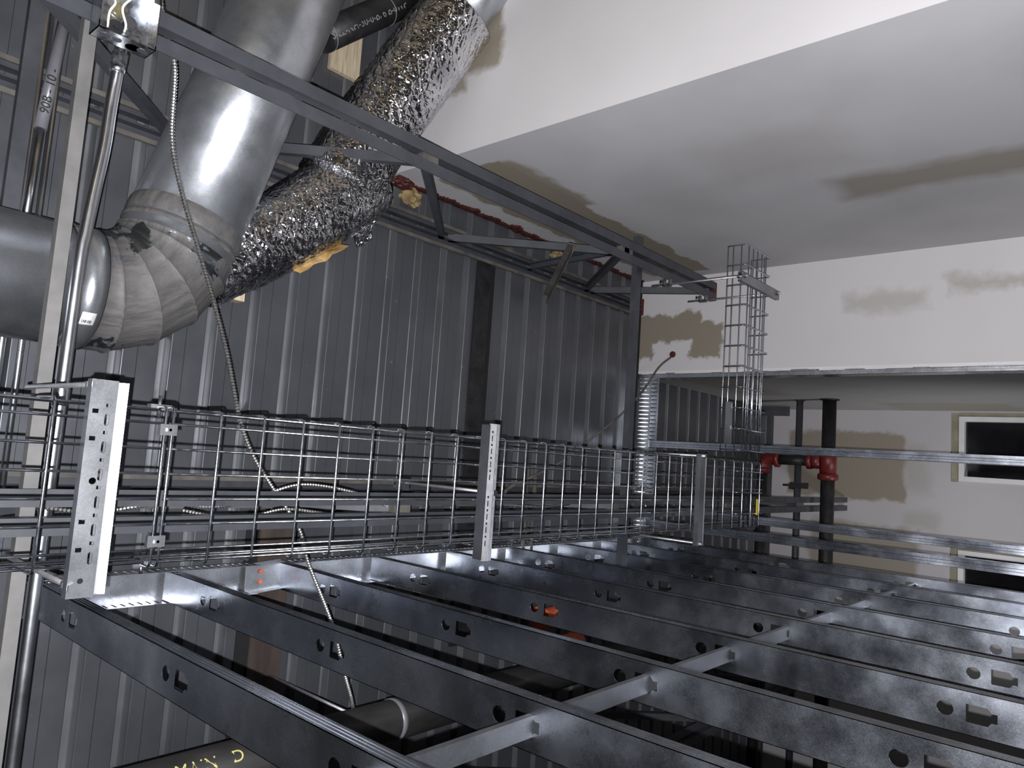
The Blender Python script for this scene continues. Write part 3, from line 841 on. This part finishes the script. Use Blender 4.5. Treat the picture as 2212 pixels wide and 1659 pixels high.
# black stencilled pipe between the ducts
t = thing('black_pipe', 'short black pipe with grey stencilled letters between the two ducts', 'pipe')
pa, pb = Vector((1.53, 1.444, 3.865)), Vector((1.96, 1.908, 3.895))
dp = (pb - pa).normalized()
mb = MB(); mb.tube([pa, pb], 0.059, 40); mb.build('pipe_body', 'black_pipe', t)
for f in (0.03, 0.62):
    c = pa + dp * (f * (pb - pa).length)
    mb = MB(); mb.tube([c - dp * 0.002, c + dp * 0.002], 0.0603, 40); mb.build('band', 'grey_ink', t)
rebase_later = t
c = pa + dp * 0.20
view = (Vector((0, 0, H)) - c); view = (view - dp * view.dot(dp)).normalized()
side = dp.cross(view).normalized()
def wrap_text(s, name, mat, par, size, center, axis, up, radius, outward):
    cu = bpy.data.curves.new(name, 'FONT'); cu.body = s; cu.size = size; cu.extrude = 0.0003; cu.align_x = 'CENTER'; cu.align_y = 'CENTER'
    tmp = bpy.data.objects.new(name, cu); C.objects.link(tmp)
    dg = bpy.context.evaluated_depsgraph_get(); me = bpy.data.meshes.new_from_object(tmp.evaluated_get(dg)); bpy.data.objects.remove(tmp)
    me.materials.clear()
    for v in me.vertices:
        a_ = v.co.y / radius
        p = center + axis * v.co.x + (outward * math.cos(a_) + up * math.sin(a_)) * (radius + v.co.z + 0.0004)
        v.co = p
    return link(name, me, mat, par)
pr = lambda v: (v.dot(R), v.dot(D))
upv = side if pr(side)[1] < 0 else -side           # letters upright as photographed
wrap_text('S-LL-NH-30-0-B76 B-0WP', 'stencil_text', 'grey_ink', t, 0.044, c + dp * 0.03 - upv * 0.0, dp, upv, 0.059, (view - upv * 0.15).normalized())
rebase(t)
mb = MB(); mb.box((1.50, 1.56, 3.975), (1.70, 1.70, 3.997)); 
o = tag(mb.build('wood_scrap', 'wood'), 'pale wood scrap against the deck behind the stencilled black pipe', 'wood')

# ------------------------------------------------------------------ wire basket cable tray
WR = 0.0027
TZ = 2.990; DEP = 0.10
tx0, tx1 = -0.266, 0.050
def tray_ring(y, name, par, mat='wire', axis='y', w0=tx0, w1=tx1, zb=TZ, dep=DEP, r=WR):
    """one U-shaped cross wire with rounded corners."""
    c = 0.010
    P = [(w0, zb + dep), (w0, zb + c), (w0 + c * .3, zb + c * .3), (w0 + c, zb), (w1 - c, zb), (w1 - c * .3, zb + c * .3), (w1, zb + c), (w1, zb + dep)]
    pts = [Vector((a, y, z)) if axis == 'y' else Vector((y, a, z)) for a, z in P]
    mb = MB(); mb.tube(pts, r, 8)
    return mb.build(name, mat, par)
def tray(name, label, s0, s1, crosses, axis='y', w0=tx0, w1=tx1, r=WR):
    t = thing(name, label, 'cable tray', group=None)
    floor_w = [w0 + 0.033 + 0.050 * k for k in range(6)] if axis == 'y' else [w0 + 0.035 + 0.052 * k for k in range(5)]
    rows = [(w, TZ + 0.0054) for w in floor_w]
    for zz in (0.030, 0.072, DEP):
        rows += [(w0 + 0.0054, TZ + zz), (w1 - 0.0054, TZ + zz)]
    for (w, z) in rows:
        mb = MB()
        mb.tube([(w, s0, z), (w, s1, z)] if axis == 'y' else [(s0, w, z), (s1, w, z)], r, 8)
        mb.build('long_wire', 'wire', t)
    for s in crosses:
        tray_ring(s, 'cross_wire', t, axis=axis, w0=w0, w1=w1)
    return t
tA = tray('cable_tray', 'near length of zinc wire basket cable tray, cut off by the left edge', -1.6, 0.646, [0.645 - 0.1 * k for k in range(22)])
rebase(tA)
tB = tray('cable_tray', 'long middle length of zinc wire basket cable tray along the corridor', 0.656, 3.62, [0.660 + 0.1005 * k for k in range(30)])
rebase(tB)
tC = tray('cable_tray', 'crosswise branch of wire basket cable tray reaching toward the white wall', -0.262, 1.104, [1.102 - 0.1 * k for k in range(14)], 'x', 3.325, 3.612)
mb = MB(); mb.box((-0.205, 3.535, TZ - 0.006), (-0.128, 3.552, TZ - 0.002)); o = mb.build('cable_tie', 'yellow', tC); o['label'] = 'yellow plastic tie'
mb = MB(); mb.box((0.13, 3.3185, TZ + 0.04), (0.33, 3.3215, TZ + 0.075)); mb.box((0.30, 3.314, TZ + 0.045), (0.32, 3.3185, TZ + 0.07)).box((0.20, 3.314, TZ + 0.045), (0.215, 3.3185, TZ + 0.07)); mb.build('splice_bar', 'strut', tC)
rebase(tC)
# splice clips bridging the two lengths
for i, (x, z, lb) in enumerate(((-0.048, TZ, 'small zinc tray splice clip at the joint, middle of the tray floor'), )):
    pass
clips = [(0.005, 'zinc splice clip joining the tray lengths, topmost on the tray floor'), (-0.215, 'zinc splice clip joining the tray lengths, lowest on the tray floor')]
for x, lb in clips:
    t = thing('splice_clip', lb, 'clip', group='splice clips at the tray joint')
    mb = MB(); mb.box((x - 0.011, 0.634, TZ - 0.0055), (x + 0.011, 0.668, TZ - 0.0032)).box((x - 0.011, 0.634, TZ - 0.0032), (x + 0.011, 0.636, TZ + 0.006)).box((x - 0.011, 0.666, TZ - 0.0032), (x + 0.011, 0.668, TZ + 0.006))
    mb.build('plate', 'strut', t)
    mb = MB(); mb.tube([(x, 0.6525, TZ - 0.0055), (x, 0.6525, TZ - 0.010)], 0.0065, 6, smooth=False); mb.tube([(x, 0.6525, TZ - 0.010), (x, 0.6525, TZ + 0.014)], 0.003, 10); mb.build('bolt', 'strut', t)
    rebase(t)
for x, s, lb in ((tx1, 1, 'zinc splice clip bolted to the tray side nearer the white wall'), (tx0, -1, 'zinc splice clip bolted to the tray side above the studs')):
    t = thing('splice_clip', lb, 'clip', group='splice clips at the tray joint')
    mb = MB(); mb.box((x - 0.0055, 0.630, TZ + 0.040), (x + 0.0055, 0.672, TZ + 0.060)); mb.build('plate', 'strut', t)
    mb = MB(); mb.tube([(x - 0.02, 0.651, TZ + 0.05), (x + 0.012 + 0.012 * s, 0.651, TZ + 0.05)], 0.0035, 10); mb.build('bolt', 'strut', t)
    rebase(t)

# ------------------------------------------------------------------ trapeze hangers
def holed_plate(origin, ex, ey, nrm, L, w0, w1, holes, th, mb_name, mat, par):
    """flat plate along ex (length L), from w0 to w1 along ey, with punched holes, given thickness along nrm."""
    bm = bmesh.new(); edges = []
    def loop(ps):
        vv = [bm.verts.new(Vector(origin) + ex * a + ey * b) for a, b in ps]
        for i in range(len(vv)): edges.append(bm.edges.new((vv[i], vv[(i + 1) % len(vv)])))
    loop([(0, w0), (L, w0), (L, w1), (0, w1)])
    for (cx, cy, hx, hy) in holes:
        if hx > hy * 1.6:
            n = 5; r = hy
            ps = [(cx + hx - r + r * math.cos(-PI / 2 + PI * k / n), cy + r * math.sin(-PI / 2 + PI * k / n)) for k in range(n + 1)]
            ps += [(cx - hx + r + r * math.cos(PI / 2 + PI * k / n), cy + r * math.sin(PI / 2 + PI * k / n)) for k in range(n + 1)]
        elif hx < 0:
            ps = [(cx - hx * math.cos(2 * PI * k / 18), cy - hx * math.sin(2 * PI * k / 18)) for k in range(18)]
        else:
            ps = [(cx - hx, cy - hy), (cx + hx, cy - hy), (cx + hx, cy + hy), (cx - hx, cy + hy)]
        loop(ps)
    bmesh.ops.triangle_fill(bm, use_beauty=True, use_dissolve=False, edges=edges)
    geo = bmesh.ops.extrude_face_region(bm, geom=bm.faces[:])
    bmesh.ops.translate(bm, vec=nrm * th, verts=[v for v in geo['geom'] if isinstance(v, bmesh.types.BMVert)])
    bmesh.ops.recalc_face_normals(bm, faces=bm.faces)
    me = bpy.data.meshes.new(mb_name); bm.to_mesh(me); bm.free()
    return link(mb_name, me, mat, par)

def strut_mesh(p, q, down, wide, dep=0.021, mat='strut', par=None, style='wide'):
    """roll formed hanger profile: punched back, side walls and turned in lips (one part)."""
    p = Vector(p); q = Vector(q); d = (q - p).normalized(); dn = Vector(down).normalized(); sd = d.cross(dn).normalized()
    if sd.y < 0: sd = -sd
    L = (q - p).length; w = wide / 2; th = 0.0018
    holes = []
    if style == 'wide':
        k = 0; s = 0.070
        while s < L - 0.03:
            holes.append((s, w * 0.42, 0.011, 0.0040)); holes.append((s + 0.0265, w * 0.42, 0.0032, 0.0036))
            s += 0.050; k += 1
        for s in (0.085, 0.135, 0.285, 0.335): holes.append((s, -w * 0.52, 0.0040, 0.0052))
        holes.append((L * 0.53, -w * 0.10, -0.0062, 0))
        holes.append((0.030, -w * 0.1, -0.005, 0))
    elif style == 'fine':
        s = 0.075
        while s < L - 0.03:
            if abs(s - L / 2) > 0.02:
                holes.append((s, 0.0, 0.0085, 0.0016)); holes.append((s + 0.0185, 0.0, 0.0030, 0.0026))
            s += 0.0375
    ob = holed_plate(p + dn * (dep - th), d, sd, dn, L, -w, w, holes, th, 'strut_channel', mat, par)
    mb = MB()
    def slab(a0, a1, s0, s1, h0, h1):
        vs = []
        for s in (s0, s1):
            for (a, h) in ((a0, h0), (a1, h0), (a1, h1), (a0, h1)):
                vs.append(p + d * s + sd * a + dn * h)
        mb.add(vs, [(0, 1, 2, 3), (7, 6, 5, 4), (0, 4, 5, 1), (1, 5, 6, 2), (2, 6, 7, 3), (3, 7, 4, 0)])
    for sg in (-1, 1):
        slab(sg * w - th / 2, sg * w + th / 2, 0, L, 0, dep)
        slab(min(sg * w, sg * (w - 0.006)), max(sg * w, sg * (w - 0.006)), 0, L, 0, th)
    bm = bmesh.new(); bm.from_mesh(ob.data)
    me2 = bpy.data.meshes.new('walls'); me2.from_pydata(mb.v, [], mb.f); bm.from_mesh(me2); bm.to_mesh(ob.data); bm.free()
    return ob

def rod_nut(par, x, y, z0, z1, nutz, r=0.0048):
    mb = MB(); mb.tube([(x, y, z0), (x, y, z1)], r, 12); mb.build('threaded_rod', 'rod', par)
    for z in nutz:
        mb = MB(); mb.tube([(x, y, z - 0.0045), (x, y, z + 0.0045)], 0.0095, 6, smooth=False); mb.build('nut', 'strut', par)

def clamp(par, x, y, z, ax=1, sgn=1):
    """C-shaped beam clamp biting a chord leg; sgn: direction of the throat along x."""
    mb = MB()
    mb.box((x - 0.016, y - 0.011, z - 0.012), (x + 0.016, y + 0.011, z - 0.004))
    mb.box((x - sgn * 0.016 - 0.004, y - 0.011, z - 0.012), (x - sgn * 0.016 + 0.004, y + 0.011, z + 0.030))
    mb.box((x - 0.016, y - 0.011, z + 0.022), (x + 0.016, y + 0.011, z + 0.030))
    mb.tube([(x + sgn * 0.008, y, z + 0.044), (x + sgn * 0.008, y, z + 0.030)], 0.004, 8); mb.tube([(x + sgn * 0.008, y, z + 0.050), (x + sgn * 0.008, y, z + 0.044)], 0.008, 6, smooth=False)
    mb.build('beam_clamp', 'strut', par)

# near hanger: wide slotted channel; strong angled lip on the far side
t = thing('trapeze_hanger', 'nearest slotted strut hanger across the tray, largest and brightest edged', 'hanger', group='trapeze hangers under the cable tray')
strut_mesh((-0.305, 0.512, 2.972), (0.088, 0.512, 2.972), (0, 0, -1), 0.044, 0.021, par=t)
mb = MB()
mb.sweep2([(-0.302, 0.533, 2.951), (0.086, 0.533, 2.951)], [(0, 0), (0.011, 0.009), (0.022, 0.004), (0.0225, 0.0055), (0.011, 0.0108), (-0.001, 0.0015)], (0, 1, 0), (0, 0, 1))
mb.build('folded_lip', 'lip', t)
rod_nut(t, -0.285, 0.498, 2.945, 3.36, (2.948, 2.960, 2.982))
rod_nut(t, 0.078, 0.498, 2.955, 3.36, (2.948, 2.982))
rebase(t)
t = thing('trapeze_hanger', 'middle strut hanger across the tray, hung from one rod at its centre', 'hanger', group='trapeze hangers under the cable tray')
mb = MB(); mb.box((-0.300, 1.551, 2.951), (0.086, 1.5535, 2.984)); mb.build('side_wall', 'strut', t)
for k, (y0, tilt, w_) in enumerate(((1.5635, -0.35, 0.021), (1.5845, 0.25, 0.021))):
    dn = Vector((0, tilt, -1)).normalized(); ex = Vector((1, 0, 0)); ey = Vector((0, 1, tilt)).normalized(); L_ = 0.392
    hl = []; s_ = 0.05
    while s_ < L_ - 0.04:
        if abs(s_ - L_ / 2) > 0.02: hl += [(s_, 0, 0.0085, 0.0018), (s_ + 0.0185, 0, 0.003, 0.0026)]
        s_ += 0.0375
    o = holed_plate(Vector((-0.303, y0, 2.951)), ex, ey, dn, L_, -w_ / 2, w_ / 2, hl, 0.0018, 'strut_face', 'lip', t)
rod_nut(t, -0.110, 1.590, 2.955, 3.382, (2.952, 2.995))
clamp(t, -0.118, 1.590, 3.352, sgn=-1)
rebase(t)
t = thing('trapeze_hanger', 'far strut hanger across the tray, hung from two rods', 'hanger', group='trapeze hangers under the cable tray')
strut_mesh((-0.320, 2.885, 2.972), (0.062, 2.885, 2.972), (0, 0, -1), 0.041, 0.021, par=t, style='none')
mb = MB(); mb.sweep2([(-0.318, 2.905, 2.951), (0.060, 2.905, 2.951)], [(0, 0), (0.010, 0.008), (0.018, 0.004), (0.0185, 0.0055), (0.010, 0.0095), (-0.001, 0.0015)], (0, 1, 0), (0, 0, 1)); mb.build('folded_lip', 'lip', t)
rod_nut(t, 0.056, 2.893, 2.945, 3.45, (2.948, 2.98)); rod_nut(t, -0.312, 2.893, 2.945, 3.45, (2.948, 2.98))
rebase(t)
t = thing('trapeze_hanger', 'strut hanger under the branch tray in front of the white end wall', 'hanger', group='trapeze hangers under the cable tray')
strut_mesh((0.907, 3.195, 2.972), (0.907, 3.640, 2.972), (0, 0, -1), 0.041, 0.021, par=t, style='none')
for yy in (3.222, 3.612):
    rod_nut(t, 0.915, yy, 2.935, 3.45, (2.948, 2.98)); clamp(t, 0.925, yy, 3.352, sgn=1)
rebase(t)

# ------------------------------------------------------------------ sprinkler main beyond the studs
t = thing('main_pipe', 'black iron main pipe with yellow hand lettering, beyond the stud row', 'pipe')
mb = MB(); mb.tube([(-0.905, -1.0, 3.44), (-0.905, 4.4, 3.44)], 0.066, 48); mb.build('pipe_body', 'iron', t)
mb = MB(); mb.tube([(-0.905, 1.690, 3.44), (-0.905, 1.712, 3.44)], 0.0685, 48); mb.build('strap', 'sleeve', t)
cpt = Vector((-0.905, 1.0, 3.44)); ax = Vector((0, 1, 0))
outw = (Vector((0, 1.0, H)) - cpt); outw.normalize()
upv = ax.cross(outw).normalized()
if pr(upv)[1] > 0: upv = -upv
ow = (outw + upv * 0.30).normalized(); uv2 = (upv - ow * upv.dot(ow)).normalized()
wrap_text('MAIN', 'hand_lettering', 'yellow_ink', t, 0.046, cpt - ax * 0.0, ax, uv2, 0.066, ow)
wrap_text('D', 'hand_lettering', 'yellow_ink', t, 0.046, cpt + ax * 0.115, ax, uv2, 0.066, ow)
rebase(t)
t = thing('pipe_hanger', 'thin shiny rod holding the black main pipe beyond the studs', 'hanger')
mb = MB(); mb.tube([(-0.868, 1.556, 3.50), (-0.868, 1.556, 3.999)], 0.0055, 12); mb.build('rod', 'rod', t)
rebase(t)
# orange grooved fittings seen through the studs
for (p, q, r, lb) in (((-0.80, 2.95, 3.83), (-0.80, 3.10, 3.83), 0.055, 'orange pipe fitting glimpsed through the fourth stud knockout'),
                      ((-0.86, 2.80, 3.60), (-0.86, 2.95, 3.60), 0.05, 'orange pipe fitting glimpsed just below the fourth stud'),):
    mb = MB(); P = [Vector(p).lerp(Vector(q), k / 4) for k in range(5)]
    mb.tube(P, r, 24, rfun=lambda i: r * (1.15 if i in (0, 4) else 0.92)); tag(mb.build('pipe_fitting', 'orange'), lb, 'pipe fitting', 'orange fittings behind the studs')

# ------------------------------------------------------------------ far room pipes
t = thing('sprinkler_pipe', 'thick black sprinkler pipe with red couplings in front of the far wall', 'pipe')
YP = 5.35
def tb(pts, r, name, mat, par, seg=28, rf=None):
    mb = MB(); mb.tube(pts, r, seg, rfun=rf); return mb.build(name, mat, par)
tb([(0.55, YP, 3.245), (-2.4, YP, 3.245)], 0.046, 'pipe_body', 'black_pipe', t)
tb([(0.552, YP, 3.245), (0.545, YP, 3.245)], 0.066, 'wall_flange', 'black_pipe', t)
tb([(0.20, YP, 3.245), (0.03, YP, 3.245)], 0.055, 'tee', 'red', t)
tb([(0.03, YP, 3.245), (0.02, YP, 3.245), (-0.01, YP, 3.245), (-0.02, YP, 3.245)], 0.06, 'coupling', 'red', t, rf=lambda i: (0.052, 0.068, 0.068, 0.052)[i])
tb([(0.11, YP, 3.29), (0.11, YP, 3.36)], 0.052, 'tee_outlet', 'red', t)
tb([(0.11, YP, 3.35), (0.11, YP, 3.355), (0.11, YP, 3.385), (0.11, YP, 3.39)], 0.06, 'coupling', 'red', t, rf=lambda i: (0.045, 0.058, 0.058, 0.045)[i])
tb([(0.11, YP, 3.38), (0.11, YP, 3.60)], 0.037, 'riser', 'black_pipe', t)
tb([(0.11, YP, 3.585), (0.11, YP, 3.59), (0.11, YP, 3.615), (0.11, YP, 3.62)], 0.06, 'coupling', 'red', t, rf=lambda i: (0.045, 0.058, 0.058, 0.045)[i])
tb(spline([(0.11, YP, 3.61), (0.108, YP, 3.66), (0.085, YP, 3.70), (0.04, YP, 3.715)], 6), 0.044, 'elbow', 'red', t)
tb([(0.045, YP, 3.715), (0.04, YP, 3.715), (0.005, YP, 3.715), (0.0, YP, 3.715)], 0.06, 'coupling', 'red', t, rf=lambda i: (0.045, 0.058, 0.058, 0.045)[i])
tb([(0.01, YP, 3.715), (-2.4, YP, 3.715)], 0.037, 'pipe_body', 'black_pipe', t)
rebase(t)
t = thing('thin_pipe', 'thin grey pipe beside the thick black sprinkler pipe', 'pipe')
tb([(0.55, YP + 0.06, 3.475), (-2.4, YP + 0.06, 3.475)], 0.024, 'pipe_body', 'steel', t)
tb([(0.552, YP + 0.06, 3.475), (0.546, YP + 0.06, 3.475)], 0.036, 'wall_flange', 'steel', t)
rebase(t)
t = thing('far_post', 'dark square post edge standing where the far deck ends', 'steel post')
mb = MB(); mb.box((0.47, 5.85, 3.72), (0.545, 5.87, 3.995)).box((-2.4, 5.85, 3.86), (0.47, 5.90, 3.90)); mb.build('angle', 'steel', t); rebase(t)
mb = MB(); mb.tube([(-0.07, 5.1, 3.42), (-0.07, 5.13, 3.47), (-0.07, 5.2, 3.49), (-0.07, 5.27, 3.47), (-0.07, 5.3, 3.42)], 0.006, 8)
tag(mb.build('cable_loop', 'ink'), 'small black cable loop standing on the joist end in the far room', 'cable')
mb = MB(); mb.box((-0.09, 5.38, 3.40), (-0.05, 5.42, 3.52)).box((-0.10, 5.385, 3.50), (-0.06, 5.415, 3.53))
tag(mb.build('clamp_block', 'ink'), 'small dark clamp standing on the joist in front of the far wall', 'clamp')

# ------------------------------------------------------------------ deck patches, firestop and scraps
mb = MB(); mb.box((-0.9, 2.492, 3.984), (0.945, 2.585, 3.9975)); 
tag(mb.build('deck_patch', 'black_patch'), 'scuffed black patch strip across the deck, left of the middle', 'patch')
mb = MB(); mb.box((-0.9, 2.585, 3.993), (0.945, 2.622, 3.9985)); tag(mb.build('deck_gap', 'dark'), 'narrow black gap beside the scuffed deck patch', 'gap')
mb = MB(); mb.box((-2.2, 1.465, 3.985), (-0.262, 1.60, 3.9975)); tag(mb.build('deck_board', 'brown'), 'brown board strip against the deck beyond the studs', 'board')
mb = MB(); mb.box((-2.2, 1.415, 3.993), (-0.262, 1.465, 3.9985)); tag(mb.build('deck_gap', 'dark'), 'black gap beside the brown board beyond the studs', 'gap')
t = thing('steel_plate', 'dark grey flat steel plate with a white tag above the tray', 'plate')
mb = MB(); mb.box((-0.42, 1.62, 3.955), (-0.27, 1.86, 3.965)); mb.build('plate', 'steel', t)
mb = MB(); mb.box((-0.292, 1.66, 3.952), (-0.277, 1.70, 3.955)); o = mb.build('tag', 'label', t)
for yy in (1.70, 1.80):
    mb = MB(); mb.tube([(-0.315, yy, 3.955), (-0.315, yy, 3.94)], 0.006, 8); mb.build('bolt', 'strut', t)
rebase(t)

mb = MB(); yy = 1.925
while yy < 3.96:
    stp = 0.006
    ph = ((yy - G0) / PITCH) % 1.0
    dip = 0.014 + 0.016 * (0.5 + 0.5 * math.sin(2 * PI * ph + 1.0)) + 0.05 * max(0, nz((0, yy, 0), 9)) + 0.018 * random.random()
    wx = 0.010 + 0.012 * abs(nz((3, yy, 0), 14))
    mb.box((XR - wx, yy, 3.998 - dip), (XR + 0.001, yy + stp, 3.998)); yy += stp
tag(mb.build('firestop_sealant', 'firestop'), 'ragged dark red firestop sealant along the top of the white wall', 'sealant')
def lump(c, r, name, mat, label, cat, o, sq=(1, 1, 1)):
    bm = bmesh.new(); bmesh.ops.create_icosphere(bm, subdivisions=3, radius=1)
    for v in bm.verts:
        d = v.co.copy(); k = 1 + 0.5 * nz(d, 2.2, o) + 0.25 * nz(d, 6, o)
        v.co = Vector((c[0] + d.x * r * k * sq[0], c[1] + d.y * r * k * sq[1], c[2] + d.z * r * k * sq[2]))
    me = bpy.data.meshes.new(name); bm.to_mesh(me); bm.free()
    return tag(link(name, me, mat), label, cat)
lump((1.105, 2.02, 3.965), 0.045, 'insulation_scrap', 'mustard', 'yellow-brown insulation tuft in the deck flute beside the foil duct', 'insulation', 1, (0.9, 1.2, 0.6))
lump((1.10, 3.08, 3.968), 0.045, 'insulation_scrap', 'mustard', 'yellow-brown insulation tuft in the deck flute near the middle of the wall', 'insulation', 5, (0.8, 1.1, 0.6))
lump((1.14, 1.95, 3.945), 0.035, 'firestop_lump', 'firestop', 'dark red lump of firestop hanging beside the foil duct', 'sealant', 9, (0.7, 1.6, 1.0))
